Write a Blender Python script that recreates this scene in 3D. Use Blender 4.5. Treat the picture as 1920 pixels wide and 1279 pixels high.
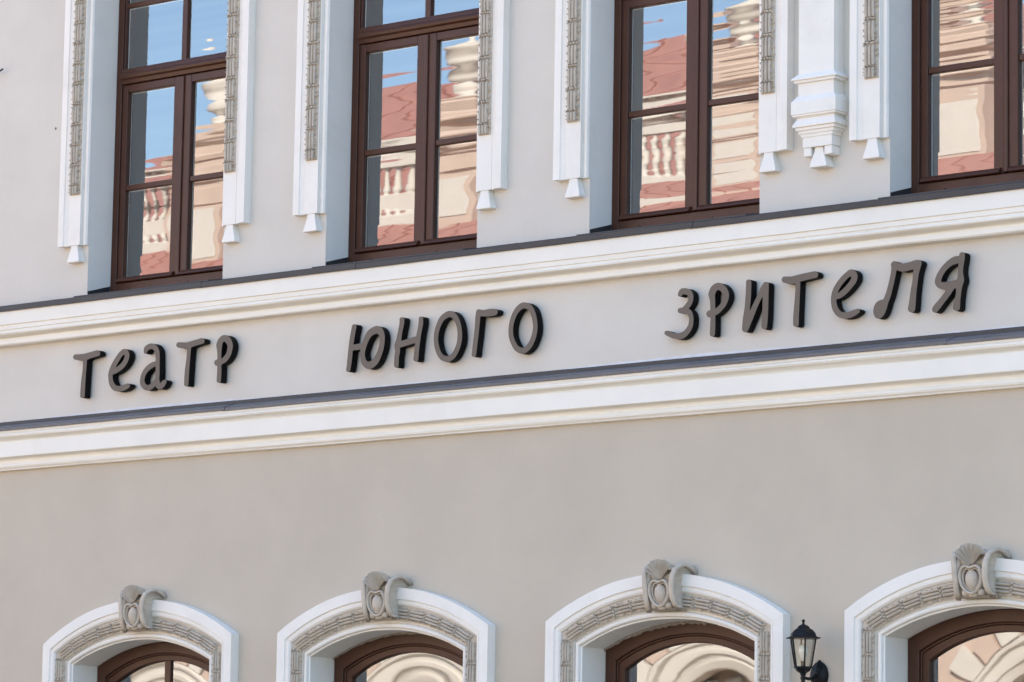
import bpy, bmesh, math, random
import numpy as np
from mathutils import Vector, Matrix
from mathutils.geometry import tessellate_polygon
random.seed(7)
PI = math.pi
for o in list(bpy.data.objects):
    bpy.data.objects.remove(o, do_unlink=True)
scene = bpy.context.scene
COL = scene.collection

# ------------------------------------------------------------------ camera
CAM_LOC = Vector((18.97346574, -17.97032604, 1.7337737))
FOCAL_PX = 7241.36                       # for a picture 1920 wide
YAW, PITCH, ROLL = math.radians(40.11248479), math.radians(98.04678464), math.radians(0.9512466)
CAM_ROT = Matrix.Rotation(YAW, 3, 'Z') @ Matrix.Rotation(PITCH, 3, 'X') @ Matrix.Rotation(ROLL, 3, 'Z')
cam_data = bpy.data.cameras.new('camera')
cam = bpy.data.objects.new('camera', cam_data)
COL.objects.link(cam)
cam.matrix_world = Matrix.Translation(CAM_LOC) @ CAM_ROT.to_4x4()
cam_data.sensor_width = 36
cam_data.lens = FOCAL_PX / 1920 * 36
cam_data.clip_end = 3000
cam_data.dof.use_dof = True
cam_data.dof.focus_distance = 23.6
cam_data.dof.aperture_fstop = 5.6
scene.camera = cam

def at(px, py, y=0.0):
    """photo pixel -> point on the plane parallel to the facade at depth y"""
    d = CAM_ROT @ Vector(((px - 960) / FOCAL_PX, -(py - 639.5) / FOCAL_PX, -1))
    return CAM_LOC + d * ((y - CAM_LOC.y) / d.y)

# ------------------------------------------------------------------ light
SUN_ELEV = math.radians(38)
SUN_AZ = math.radians(28)                # from +Y (behind the theatre) towards +X
world = bpy.data.worlds.new('World')
scene.world = world
world.use_nodes = True
wn = world.node_tree
sky = wn.nodes.new('ShaderNodeTexSky')
sky.sky_type = 'NISHITA'
sky.sun_disc = False
sky.sun_elevation = SUN_ELEV
sky.sun_rotation = SUN_AZ
sky.air_density = 1.0
sky.dust_density = 1.0
sky.ozone_density = 1.6
bg = wn.nodes['Background']
bg.inputs['Strength'].default_value = 0.145
wn.links.new(sky.outputs['Color'], bg.inputs['Color'])
sun_d = bpy.data.lights.new('sun', 'SUN')
sun_d.energy = 4.5
sun_d.angle = math.radians(0.5)
sun_d.color = (1.0, 0.87, 0.69)
sun = bpy.data.objects.new('sun', sun_d)
COL.objects.link(sun)
SUN_DIR = Vector((math.sin(SUN_AZ) * math.cos(SUN_ELEV), math.cos(SUN_AZ) * math.cos(SUN_ELEV), math.sin(SUN_ELEV)))
sun.rotation_euler = SUN_DIR.to_track_quat('Z', 'Y').to_euler()
sun.location = (0, 20, 40)
scene.view_settings.view_transform = 'Standard'
scene.view_settings.look = 'None'
scene.view_settings.gamma = 1
scene.view_settings.exposure = 1.85

# ------------------------------------------------------------------ materials
def mat(name, color, rough=0.7, spec=0.3, metallic=0.0, mottle=0.0, mscale=3.0, bump=0.0, bscale=60.0,
        bdist=0.002, grime=None, gscale=1.2, gamount=0.0, coat=0.0, specks=0.0):
    m = bpy.data.materials.new(name)
    m.use_nodes = True
    nt = m.node_tree
    N, L = nt.nodes, nt.links
    b = N['Principled BSDF']
    b.inputs['Roughness'].default_value = rough
    b.inputs['Specular IOR Level'].default_value = spec
    b.inputs['Metallic'].default_value = metallic
    b.inputs['Base Color'].default_value = (*color, 1)
    if coat:
        b.inputs['Coat Weight'].default_value = coat
    tc = N.new('ShaderNodeNewGeometry')
    src = None
    if mottle:
        n = N.new('ShaderNodeTexNoise')
        n.inputs['Scale'].default_value = mscale
        n.inputs['Detail'].default_value = 6
        n.inputs['Roughness'].default_value = 0.6
        L.new(tc.outputs['Position'], n.inputs['Vector'])
        r = N.new('ShaderNodeMapRange')
        r.inputs['From Min'].default_value = 0.3
        r.inputs['From Max'].default_value = 0.7
        r.inputs['To Min'].default_value = 1 - mottle
        r.inputs['To Max'].default_value = 1 + mottle * 0.6
        L.new(n.outputs['Fac'], r.inputs['Value'])
        mx = N.new('ShaderNodeMix')
        mx.data_type = 'RGBA'
        mx.blend_type = 'MULTIPLY'
        mx.inputs['Factor'].default_value = 1
        mx.inputs['A'].default_value = (*color, 1)
        L.new(r.outputs['Result'], mx.inputs['B'])
        src = mx.outputs['Result']
    if grime and gamount:
        n = N.new('ShaderNodeTexNoise')
        n.inputs['Scale'].default_value = gscale
        n.inputs['Detail'].default_value = 9
        n.inputs['Roughness'].default_value = 0.7
        L.new(tc.outputs['Position'], n.inputs['Vector'])
        r = N.new('ShaderNodeMapRange')
        r.inputs['From Min'].default_value = 0.52
        r.inputs['From Max'].default_value = 0.75
        r.inputs['To Min'].default_value = 0
        r.inputs['To Max'].default_value = gamount
        L.new(n.outputs['Fac'], r.inputs['Value'])
        mx = N.new('ShaderNodeMix')
        mx.data_type = 'RGBA'
        mx.inputs['A'].default_value = (*color, 1)
        mx.inputs['B'].default_value = (*grime, 1)
        L.new(r.outputs['Result'], mx.inputs['Factor'])
        if src:
            L.new(src, mx.inputs['A'])
        src = mx.outputs['Result']
    if specks:
        v = N.new('ShaderNodeTexVoronoi')
        v.inputs['Scale'].default_value = 1.7
        L.new(tc.outputs['Position'], v.inputs['Vector'])
        lt = N.new('ShaderNodeMath'); lt.operation = 'LESS_THAN'
        lt.inputs[1].default_value = specks
        L.new(v.outputs['Distance'], lt.inputs[0])
        mx = N.new('ShaderNodeMix'); mx.data_type = 'RGBA'
        mx.inputs['A'].default_value = (*color, 1)
        mx.inputs['B'].default_value = (0.16, 0.13, 0.11, 1)
        L.new(lt.outputs['Value'], mx.inputs['Factor'])
        if src: L.new(src, mx.inputs['A'])
        src = mx.outputs['Result']
    if src:
        L.new(src, b.inputs['Base Color'])
    if bump:
        n = N.new('ShaderNodeTexNoise')
        n.inputs['Scale'].default_value = bscale
        n.inputs['Detail'].default_value = 5
        n.inputs['Roughness'].default_value = 0.65
        L.new(tc.outputs['Position'], n.inputs['Vector'])
        bm_ = N.new('ShaderNodeBump')
        bm_.inputs['Strength'].default_value = bump
        bm_.inputs['Distance'].default_value = bdist
        L.new(n.outputs['Fac'], bm_.inputs['Height'])
        L.new(bm_.outputs['Normal'], b.inputs['Normal'])
    return m

M = {}
M['stucco_up'] = mat('stucco_upper', (0.642, 0.602, 0.535), 0.9, 0.15, mottle=0.06, mscale=1.6, bump=0.6, bscale=70, grime=(0.57, 0.52, 0.47), gscale=0.7, gamount=0.35, specks=0.017)
M['stucco_low'] = mat('stucco_lower', (0.545, 0.480, 0.388), 0.9, 0.15, mottle=0.06, mscale=1.5, bump=0.6, bscale=70, grime=(0.49, 0.43, 0.345), gscale=0.6, gamount=0.4, specks=0.017)
M['white'] = mat('white_plaster', (0.835, 0.80, 0.735), 0.75, 0.2, mottle=0.04, mscale=2.0, bump=0.2, bscale=70, grime=(0.64, 0.60, 0.52), gscale=2.2, gamount=0.42)
M['cornice'] = mat('cream_white_plaster', (0.83, 0.795, 0.715), 0.75, 0.2, mottle=0.04, mscale=2.0, bump=0.2, bscale=70, grime=(0.70, 0.66, 0.59), gscale=2.2, gamount=0.35)
M['beige'] = mat('beige_ornament', (0.555, 0.485, 0.395), 0.85, 0.15, mottle=0.14, mscale=14, bump=0.5, bscale=120, grime=(0.38, 0.31, 0.24), gscale=18, gamount=0.6)
M['wood'] = mat('brown_lacquered_wood', (0.070, 0.026, 0.0135), 0.38, 0.30, mottle=0.15, mscale=5, bump=0.08, bscale=40)
M['wood_low'] = mat('brown_arch_wood', (0.068, 0.028, 0.015), 0.40, 0.28, mottle=0.18, mscale=5, bump=0.08, bscale=40)
M['metal'] = mat('dark_grey_sheet_metal', (0.036, 0.036, 0.038), 0.45, 0.4, mottle=0.15, mscale=6, bump=0.15, bscale=14, bdist=0.004)
M['metal_skylit'] = mat('sky_tinted_sheet_metal', (0.115, 0.118, 0.128), 0.4, 0.4, mottle=0.15, mscale=6, bump=0.15, bscale=14, bdist=0.004)  # same sheet metal, with reflected sky put into a lighter, bluer base colour
M['letter_face'] = mat('taupe_letter_face', (0.150, 0.121, 0.096), 0.6, 0.25, mottle=0.06, mscale=9)
M['letter_side'] = mat('black_letter_side', (0.005, 0.005, 0.0055), 0.6, 0.1)
M['iron'] = mat('black_cast_metal', (0.006, 0.0065, 0.008), 0.42, 0.22, bump=0.2, bscale=80)
M['mortar'] = mat('rough_mortar', (0.34, 0.29, 0.24), 0.95, 0.1, mottle=0.3, mscale=30, bump=0.8, bscale=60, bdist=0.006)
M['seal'] = mat('white_sealant', (0.66, 0.67, 0.70), 0.6, 0.3, mottle=0.15, mscale=8)
M['spacer'] = mat('aluminium_spacer', (0.62, 0.61, 0.58), 0.4, 0.5)
M['room'] = mat('dim_room_plaster', (0.30, 0.29, 0.28), 0.9, 0.1)
M['cream'] = mat('cream_render', (0.56, 0.455, 0.40), 0.85, 0.15, mottle=0.08, mscale=1.2, bump=0.3, bscale=20)
M['cream_white'] = mat('ivory_render', (0.62, 0.60, 0.57), 0.8, 0.2, mottle=0.06, mscale=2, bump=0.2, bscale=20)
M['roof_red'] = mat('red_sheet_roof', (0.40, 0.205, 0.18), 0.6, 0.3, mottle=0.15, mscale=1.5)
M['bulb_metal'] = mat('bulb_cap', (0.35, 0.30, 0.22), 0.4, 0.5)

def glass_mat(name, refl, tint=(0.93, 0.96, 0.95)):
    m = bpy.data.materials.new(name)
    m.use_nodes = True
    N, L = m.node_tree.nodes, m.node_tree.links
    N.remove(N['Principled BSDF'])
    out = N['Material Output']
    tr = N.new('ShaderNodeBsdfTransparent')
    tr.inputs['Color'].default_value = (*tint, 1)
    gl = N.new('ShaderNodeBsdfGlossy')
    gl.inputs['Roughness'].default_value = 0.0
    gl.inputs['Color'].default_value = (1, 1, 1, 1)
    lw = N.new('ShaderNodeLayerWeight')
    lw.inputs['Blend'].default_value = 0.5
    pw = N.new('ShaderNodeMath')
    pw.operation = 'POWER'
    pw.inputs[1].default_value = 4.0
    L.new(lw.outputs['Facing'], pw.inputs[0])
    mr = N.new('ShaderNodeMapRange')
    mr.inputs['To Min'].default_value = refl
    mr.inputs['To Max'].default_value = 1.0
    L.new(pw.outputs['Value'], mr.inputs['Value'])
    mx = N.new('ShaderNodeMixShader')
    L.new(mr.outputs['Result'], mx.inputs['Fac'])
    L.new(tr.outputs['BSDF'], mx.inputs[1])
    L.new(gl.outputs['BSDF'], mx.inputs[2])
    L.new(mx.outputs['Shader'], out.inputs['Surface'])
    return m
M['glass'] = glass_mat('window_glass', 0.23)
M['lamp_glass'] = glass_mat('lantern_glass', 0.07, (0.9, 0.92, 0.9))

# ------------------------------------------------------------------ helpers
def link(name, me, m=None, parent=None, smooth=False):
    if m is not None and not me.materials:
        for k in (m if isinstance(m, (list, tuple)) else [m]):
            me.materials.append(M[k] if isinstance(k, str) else k)
    if smooth:
        for p in me.polygons:
            p.use_smooth = True
    o = bpy.data.objects.new(name, me)
    COL.objects.link(o)
    if parent is not None:
        o.parent = parent
    return o

def mesh(name, verts, faces, m=None, parent=None, smooth=False, fix=True, bevel=0.0):
    me = bpy.data.meshes.new(name)
    me.from_pydata([tuple(v) for v in verts], [], [tuple(f) for f in faces])
    if fix or bevel:
        bm = bmesh.new()
        bm.from_mesh(me)
        if bevel:
            bmesh.ops.remove_doubles(bm, verts=bm.verts, dist=1e-5)
            bmesh.ops.bevel(bm, geom=[e for e in bm.edges if len(e.link_faces) == 2 and e.calc_face_angle(0) > 0.5],
                            offset=bevel, segments=1, affect='EDGES', clamp_overlap=True)
        bmesh.ops.recalc_face_normals(bm, faces=bm.faces)
        bm.to_mesh(me)
        bm.free()
    return link(name, me, m, parent, smooth)

def empty(name, loc=(0, 0, 0), label=None, cat=None, group=None):
    o = bpy.data.objects.new(name, None)
    COL.objects.link(o)
    o.location = loc
    o.empty_display_size = 0.3
    if label: o['label'] = label
    if cat: o['category'] = cat
    if group: o['group'] = group
    return o

class G:
    """collects geometry for one mesh"""
    def __init__(self):
        self.v, self.f = [], []
    def add(self, v, f):
        n = len(self.v)
        self.v += [tuple(p) for p in v]
        self.f += [tuple(n + i for i in q) for q in f]
    def box(self, x0, x1, y0, y1, z0, z1):
        self.add([(x0, y0, z0), (x1, y0, z0), (x1, y1, z0), (x0, y1, z0), (x0, y0, z1), (x1, y0, z1), (x1, y1, z1), (x0, y1, z1)],
                 [(0, 3, 2, 1), (4, 5, 6, 7), (0, 1, 5, 4), (1, 2, 6, 5), (2, 3, 7, 6), (3, 0, 4, 7)])
    def rings(self, rings, cap=True, closed=True):
        n = len(rings[0])
        v = [p for r in rings for p in r]
        f = []
        for i in range(len(rings) - 1):
            for j in range(n if closed else n - 1):
                k = (j + 1) % n
                f.append((i * n + j, i * n + k, (i + 1) * n + k, (i + 1) * n + j))
        if cap:
            f.append(tuple(range(n - 1, -1, -1)))
            f.append(tuple((len(rings) - 1) * n + j for j in range(n)))
        self.add(v, f)
    def lathe(self, prof, n=16, c=(0, 0, 0), rot=0.0):
        self.rings([[(c[0] + r * math.cos(rot + 2 * PI * k / n), c[1] + r * math.sin(rot + 2 * PI * k / n), c[2] + z) for k in range(n)] for r, z in prof])
    def tube(self, pts, r, n=8):
        rs = []
        up = Vector((0.3, 0.2, 1)).normalized()
        pts = [Vector(p) for p in pts]
        for i, p in enumerate(pts):
            d = (pts[min(i + 1, len(pts) - 1)] - pts[max(i - 1, 0)]).normalized()
            a = d.cross(up)
            if a.length < 1e-3: a = d.cross(Vector((1, 0, 0)))
            a.normalize()
            b = d.cross(a)
            rr = r[i] if isinstance(r, (list, tuple)) else r
            rs.append([p + (a * math.cos(2 * PI * k / n) + b * math.sin(2 * PI * k / n)) * rr for k in range(n)])
        self.rings(rs)
    def build(self, name, m, parent=None, smooth=False, bevel=0.0):
        return mesh(name, self.v, self.f, m, parent, smooth, True, bevel)

def wob(x, k, a):
    return a * (math.sin(x * 1.7 + k * 2.1) * 0.5 + math.sin(x * 4.3 + k * 5.7) * 0.3 + math.sin(x * 9.1 + k * 3.3) * 0.2)

def extrude_x(name, prof, x0, x1, m, parent, step=0.2, wave=0.0016, smooth_angle=None):
    """moulding: profile [(protrusion, z)] run along X with the small unevenness of plaster"""
    n = max(1, int(round((x1 - x0) / step)))
    rings = []
    for i in range(n + 1):
        x = x0 + (x1 - x0) * i / n
        rings.append([(x, -p - (wob(x, j, wave) if p > 0.004 else 0), z + wob(x, j * 0.3 + 9, wave * 1.3)) for j, (p, z) in enumerate(prof)])
    g = G()
    g.rings(rings, cap=False, closed=False)
    g.f.append(tuple(range(len(prof))))
    g.f.append(tuple(n * len(prof) + j for j in range(len(prof) - 1, -1, -1)))
    o = g.build(name, m, parent)
    return o

def wall_sheet(name, x0, x1, z0, z1, holes, y, m, parent, thick=0.0):
    loops = [[Vector((x0, z0, 0)), Vector((x1, z0, 0)), Vector((x1, z1, 0)), Vector((x0, z1, 0))]] + [[Vector((p[0], p[1], 0)) for p in h] for h in holes]
    tris = tessellate_polygon(loops)
    flat = [p for l in loops for p in l]
    return mesh(name, [(p.x, y, p.y) for p in flat], tris, m, parent)

def arc_pts(a, rise, zs, n):
    Rr = (a * a + rise * rise) / (2 * rise)
    th = math.asin(a / Rr)
    return [(Rr * math.sin(-th + 2 * th * i / n), zs + rise - Rr + Rr * math.cos(-th + 2 * th * i / n)) for i in range(n + 1)]

# ------------------------------------------------------------------ ground
g = G()
g.add([(-400, -400, 0), (400, -400, 0), (400, 400, 0), (-400, 400, 0)], [(0, 1, 2, 3)])
M['asphalt'] = mat('grey_asphalt', (0.075, 0.075, 0.075), 0.9, 0.2, mottle=0.2, mscale=0.6, bump=0.3, bscale=30)  # unseen street, kept dark so that less warm light bounces into the reveals
M['paving'] = mat('warm_bounce_paving', (0.37, 0.285, 0.195), 0.85, 0.2, mottle=0.15, mscale=0.9, bump=0.3, bscale=6)  # unseen paving, its warm tone chosen for the light it bounces up
ground = g.build('ground', 'asphalt')
g = G()
g.box(-70, 9, -60, 30, -.2, .12)  # paving sheet added for bounce, stopped short on the right to spare the reveals
o = g.build('bounce_paving', 'paving')
o['kind'] = 'structure'
ground['kind'] = 'structure'

# ================================================================== THEATRE
BLD = empty('theatre_building', (0, 0, 0), 'pale grey stuccoed theatre facade with white mouldings and brown windows', 'building')
X0, X1 = -5.0, 10.2
S = 2.2
CW = 0.695                         # window axis, from the window module origin
NW = 4
HO = 0.64                          # half of the opening
AX = [i * S + CW + (0, 0, -.022, -.020)[i] for i in range(NW)]        # upper windows
AXL = [i * S + CW + (-.003, -.035, -.020, -.034)[i] for i in range(NW)]  # arched windows below
ZB, ZT = 5.655, 8.45               # upper opening
UP_Z0, UP_Z1 = 5.60, 10.2
A_OUT, R_OUT, ZS_OUT = 0.88, 0.262, 3.31
A_IN, R_IN, ZS_IN = HO, 0.150, 3.160
LOW_SILL = 1.05
NARC = 20

def low_open(ax, sh=0.0):
    a = A_IN - sh
    return [(ax - a, LOW_SILL)] + [(ax + x, z) for x, z in arc_pts(a, R_IN, ZS_IN - sh * 0.9, NARC)] + [(ax + a, LOW_SILL)]

holes = [[(a - HO, ZB - 0.05), (a + HO, ZB - 0.05), (a + HO, ZT), (a - HO, ZT)] for a in AX]
wall_sheet('wall', X0, X1, 4.80, UP_Z1, holes, 0.0, 'stucco_up', BLD)['label'] = 'pale grey upper wall and name band'
wall_sheet('wall', X0, X1, 0.0, 4.80, [low_open(a) for a in AXL], 0.0, 'stucco_low', BLD)['label'] = 'beige ground floor wall'
# flanks, back, roof
g = G()
DEP = 11.0
g.add([(X0, 0, 0), (X0, DEP, 0), (X0, DEP, UP_Z1), (X0, 0, UP_Z1)], [(0, 1, 2, 3)])
g.add([(X1, 0, 0), (X1, DEP, 0), (X1, DEP, UP_Z1), (X1, 0, UP_Z1)], [(3, 2, 1, 0)])
g.add([(X0, DEP, 0), (X1, DEP, 0), (X1, DEP, UP_Z1), (X0, DEP, UP_Z1)], [(0, 1, 2, 3)])
g.build('side_wall', 'stucco_up', BLD)
g = G()
g.rings([[(X0 - .25, -.3, UP_Z1 + .003), (X1 + .25, -.3, UP_Z1 + .003), (X1 + .25, DEP + .3, UP_Z1 + .003), (X0 - .25, DEP + .3, UP_Z1 + .003)],
         [(X0 - .25, -.3, UP_Z1 + .2), (X1 + .25, -.3, UP_Z1 + .2), (X1 + .25, DEP + .3, UP_Z1 + .2), (X0 - .25, DEP + .3, UP_Z1 + .2)],
         [(X0 + 4, DEP / 2, UP_Z1 + 2.0), (X1 - 4, DEP / 2, UP_Z1 + 2.0), (X1 - 4, DEP / 2 + .1, UP_Z1 + 2.0), (X0 + 4, DEP / 2 + .1, UP_Z1 + 2.0)]])
g.build('roof', 'metal', BLD)
# rooms behind the glass: one shell per storey
for (za, zb) in ((0.3, 4.55), (5.1, 9.6)):
    g = G()
    g.box(X0 + .3, X1 - .3, 0.42, 4.2, za, zb)
    # open the face towards the windows
    g.f.pop(2)
    g.build('room', 'room', BLD)
# inner lining of the wall between the windows (closes the gap between wall sheet and room)
holes_in = [[(a - HO - .02, ZB - 0.02), (a + HO + .02, ZB - 0.02), (a + HO + .02, ZT + .02), (a - HO - .02, ZT + .02)] for a in AX]
wall_sheet('inner_wall', X0 + .3, X1 - .3, 5.1, 9.6, holes_in, 0.40, 'room', BLD)
wall_sheet('inner_wall', X0 + .3, X1 - .3, 0.3, 4.55, [low_open(a, -0.02) for a in AXL], 0.40, 'room', BLD)

# ---------------------------------------------------------------- cornices
def quarter(p0, z0, p1, z1, n=6, convex=True):
    out = []
    for i in range(n + 1):
        t = PI / 2 * i / n
        if convex: out.append((p1 + (p0 - p1) * math.cos(t), z0 + (z1 - z0) * math.sin(t)))
        else: out.append((p0 + (p1 - p0) * math.sin(t), z0 + (z1 - z0) * (1 - math.cos(t))))
    return out
prof_u = [(0, 5.606), (.122, 5.604), (.122, 5.502), (.112, 5.499), (.112, 5.470), (.104, 5.467), (.104, 5.462)] \
    + [(.110, 5.456), (.1125, 5.448), (.108, 5.440), (.094, 5.433), (.072, 5.426), (.056, 5.419), (.051, 5.413), (.053, 5.409), (.066, 5.406), (.067, 5.379), (.060, 5.371), (0, 5.369)]
extrude_x('cornice', prof_u, X0, X1, 'cornice', BLD)['label'] = 'white cornice under the upper windows'
prof_l = [(0, 4.782), (.100, 4.780), (.100, 4.756), (.094, 4.752), (.102, 4.746), (.104, 4.738), (.098, 4.728), (.080, 4.718), (.062, 4.708), (.055, 4.700), (.056, 4.696), (.086, 4.692), (.086, 4.592), (.080, 4.588)] \
    + [(.050, 4.582), (.036, 4.574), (.030, 4.562), (.034, 4.552), (.048, 4.546), (.050, 4.536), (.046, 4.524), (.034, 4.514), (.030, 4.506), (0, 4.504)]
extrude_x('cornice', prof_l, X0, X1, 'cornice', BLD)['label'] = 'white cornice under the name band'
# fine cornice at the eaves, out of view
extrude_x('cornice', [(0, 10.19), (.28, 10.19), (.28, 10.05)] + quarter(.28, 10.05, .1, 9.85) + [(.06, 9.8), (0, 9.7)], X0, X1, 'cornice', BLD)

# sheet metal flashings, sheet by sheet
def sheets(joints, prof_fn, m, label):
    for i in range(len(joints) - 1):
        a, b = joints[i], joints[i + 1] + 0.025
        k = random.uniform(-.001, .001)
        n = 4
        rs = []
        for j in range(n + 1):
            x = a + (b - a) * j / n
            # each sheet laps over the next one: its end sits a little proud
            d = 0.0018 * j / n + k
            rs.append([(x, -p - (d if p > .02 else 0), z + d + wob(x, 3, .0015)) for p, z in prof_fn()])
        gg = G()
        gg.rings(rs)
        o = gg.build('flashing_sheet', m, BLD)
        o['label'] = label
sheets([X0, -3.9, -2.6, -1.4, -0.1, 1.25, 2.62, 3.95, 5.3, 6.6, 7.95, 9.2, X1 - .03],
       lambda: [(-.004, 5.648), (.130, 5.634), (.137, 5.628), (.137, 5.596), (.131, 5.593), (.131, 5.607), (-.004, 5.615)], 'metal', 'dark sheet metal flashing over the upper cornice')
sheets([X0, -4.1, -1.33, 1.47, 4.27, 7.07, X1 - .03],
       lambda: [(.002, 4.846), (.013, 4.846), (.014, 4.820), (.018, 4.815), (.018, 4.805), (.002, 4.80)], 'metal', 'dark upstand of the lower flashing')
sheets([X0, -4.1, -1.33, 1.47, 4.27, 7.07, X1 - .03],
       lambda: [(.0185, 4.822), (.100, 4.796), (.112, 4.786), (.112, 4.770), (.107, 4.768), (.105, 4.785), (.0185, 4.800)], 'metal_skylit', 'sloping flashing over the lower cornice, reflected sky put into its colour')
# ragged sealant lines over the flashings
for z, th, m, lab in ((4.8475, .012, 'seal', 'ragged white sealant line above the lower flashing'), (5.6495, .006, 'seal', 'thin sealant line above the upper flashing')):
    gg = G()
    rs = []
    rr = random.Random(3)
    x = X0
    while x < X1:
        in_open = z > 5 and any(abs(x - a) < HO + .05 for a in AX)
        h = 0.0006 if in_open else th * max(0.12, 0.55 + .9 * math.sin(x * 2.1) * math.sin(x * .73 + 1) + rr.uniform(-.25, .25))
        rs.append([(x, .003, z), (x, -.004, z), (x, -.003, z + h), (x, .003, z + h)])
        x += .05
    gg.rings(rs)
    o = gg.build('sealant', m, BLD)
    o['label'] = lab

# ---------------------------------------------------------------- ornament units
def reed_unit(seed):
    """a tied bundle of three reeds with ragged leaves, length .142 along z, width about .1"""
    r = random.Random(seed)
    gg = G()
    L0 = 0.142
    for cx in (-.029, -.004, .021):
        w = .0116
        rs = []
        for (z, s) in ((.002, .9), (.05, 1.0), (.095, 1.0), (.112, .95), (.122, .5)):
            rs.append([(cx + w * s * math.cos(t) + r.uniform(-.0006, .0006), -.001 - .022 * s * math.sin(t), z) for t in (PI, PI * .75, PI * .5, PI * .25, 0)])
        gg.rings(rs, cap=True, closed=True)
    # knot
    for k in range(4):
        cx = -.036 + .022 * k + r.uniform(-.005, .005)
        cz = .132 + r.uniform(-.003, .003)
        q = r.uniform(.009, .0135)
        h = r.uniform(.016, .024)
        base = [(cx + q * math.cos(t), 0.0, cz + q * 1.0 * math.sin(t)) for t in np.linspace(0, 2 * PI, 7)[:-1]]
        top = [(cx + q * .5 * math.cos(t), -h, cz + q * .5 * math.sin(t)) for t in np.linspace(0, 2 * PI, 7)[:-1]]
        gg.rings([base, top])
    # leaves on both edges
    for sx, zs in ((1, (.016, .052, .088, .126)), (-1, (.03, .072, .118))):
        for z in zs:
            z += r.uniform(-.008, .008)
            bx = (.033 if sx > 0 else -.040)
            tip = bx + sx * (r.uniform(.010, .022) if sx > 0 else r.uniform(.001, .007))
            hh = r.uniform(.010, .022)
            gg.add([(bx, 0, z - hh), (tip, 0, z + r.uniform(-.012, .01)), (bx, 0, z + hh), (bx + sx * .006, -.021, z), (tip - sx * .003, -.012, z + .004)],
                   [(0, 1, 4, 3), (1, 2, 4), (2, 3, 4), (0, 3, 2), (0, 2, 1)])
    me = bpy.data.meshes.new('reed_bundle')
    me.from_pydata(gg.v, [], gg.f)
    bm = bmesh.new(); bm.from_mesh(me)
    bmesh.ops.recalc_face_normals(bm, faces=bm.faces)
    bm.to_mesh(me); bm.free()
    me.materials.append(M['beige'])
    return me
REEDS = [reed_unit(s) for s in range(5)]

def put_reed(parent, x, y, z, ang=0.0, scale=(1, 1, 1), flip=False):
    o = bpy.data.objects.new('reed_bundle', random.choice(REEDS))
    COL.objects.link(o)
    o.parent = parent
    o.location = (x, y, z)
    o.rotation_euler = (0, ang, 0)
    o.scale = scale
    return o

# ---------------------------------------------------------------- upper window jambs
JZ0, JZ1 = 6.010, ZT + .02
STRIP_Z = 6.358
JPROF = [(0, -.01), (0, .064), (.050, .064), (.054, .056), (.066, .052), (.080, .048), (.088, .046), (.090, .050), (.202, .050), (.204, .022), (.214, .020), (.216, .028), (.232, .026), (.240, .014), (.240, -.01)]
def jamb(ax, side):
    """side -1: left of the opening, +1: right"""
    gg = G()
    n = 10
    rs = []
    for i in range(n + 1):
        z = JZ0 + (JZ1 - JZ0) * i / n
        rs.append([(ax + side * (.88 - u) + wob(z, j + ax, .0012), -p, z) for j, (u, p) in enumerate(JPROF)])
    gg.rings(rs)
    o = gg.build('window_jamb', 'white', BLD)
    o['label'] = 'white moulded window jamb'
    px = ax + side * .734
    # carved strip
    zt = STRIP_Z
    gg = G()
    gg.box(px - .048, px + .048, -.0575, -.049, zt, JZ1 - .02)
    gg.build('ornament_panel', 'beige', o, bevel=.002)
    k = 0
    z = zt - .07
    while z < JZ1 - .17:
        z += .142
        if z - .142 < zt:                      # the lowest bundle is cut short
            put_reed(o, px, -.0575, zt + .004, 0, (1, 1, .50))
            z = zt + .074
            put_reed(o, px, -.0575, z, 0, (1, 1, 1))
        else:
            put_reed(o, px, -.0575, z, 0, (1, 1, 1))
    # drop under the panel
    gg = G()
    zt, zb = JZ0 + .012, 5.893
    pz = JZ0 - .012
    def ring(h, p, z): return [(px - h, .004, z), (px - h, -p, z), (px + h, -p, z), (px + h, .004, z)]
    gg.rings([ring(.032, .046, JZ0 + .0), ring(.036, .047, JZ0 - .03), ring(.058, .056, zb + .012), ring(.058, .056, zb)])
    d = gg.build('drop', 'white', o, bevel=.0025)
for a in AX:
    for s in (-1, 1):
        jamb(a, s)

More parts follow.
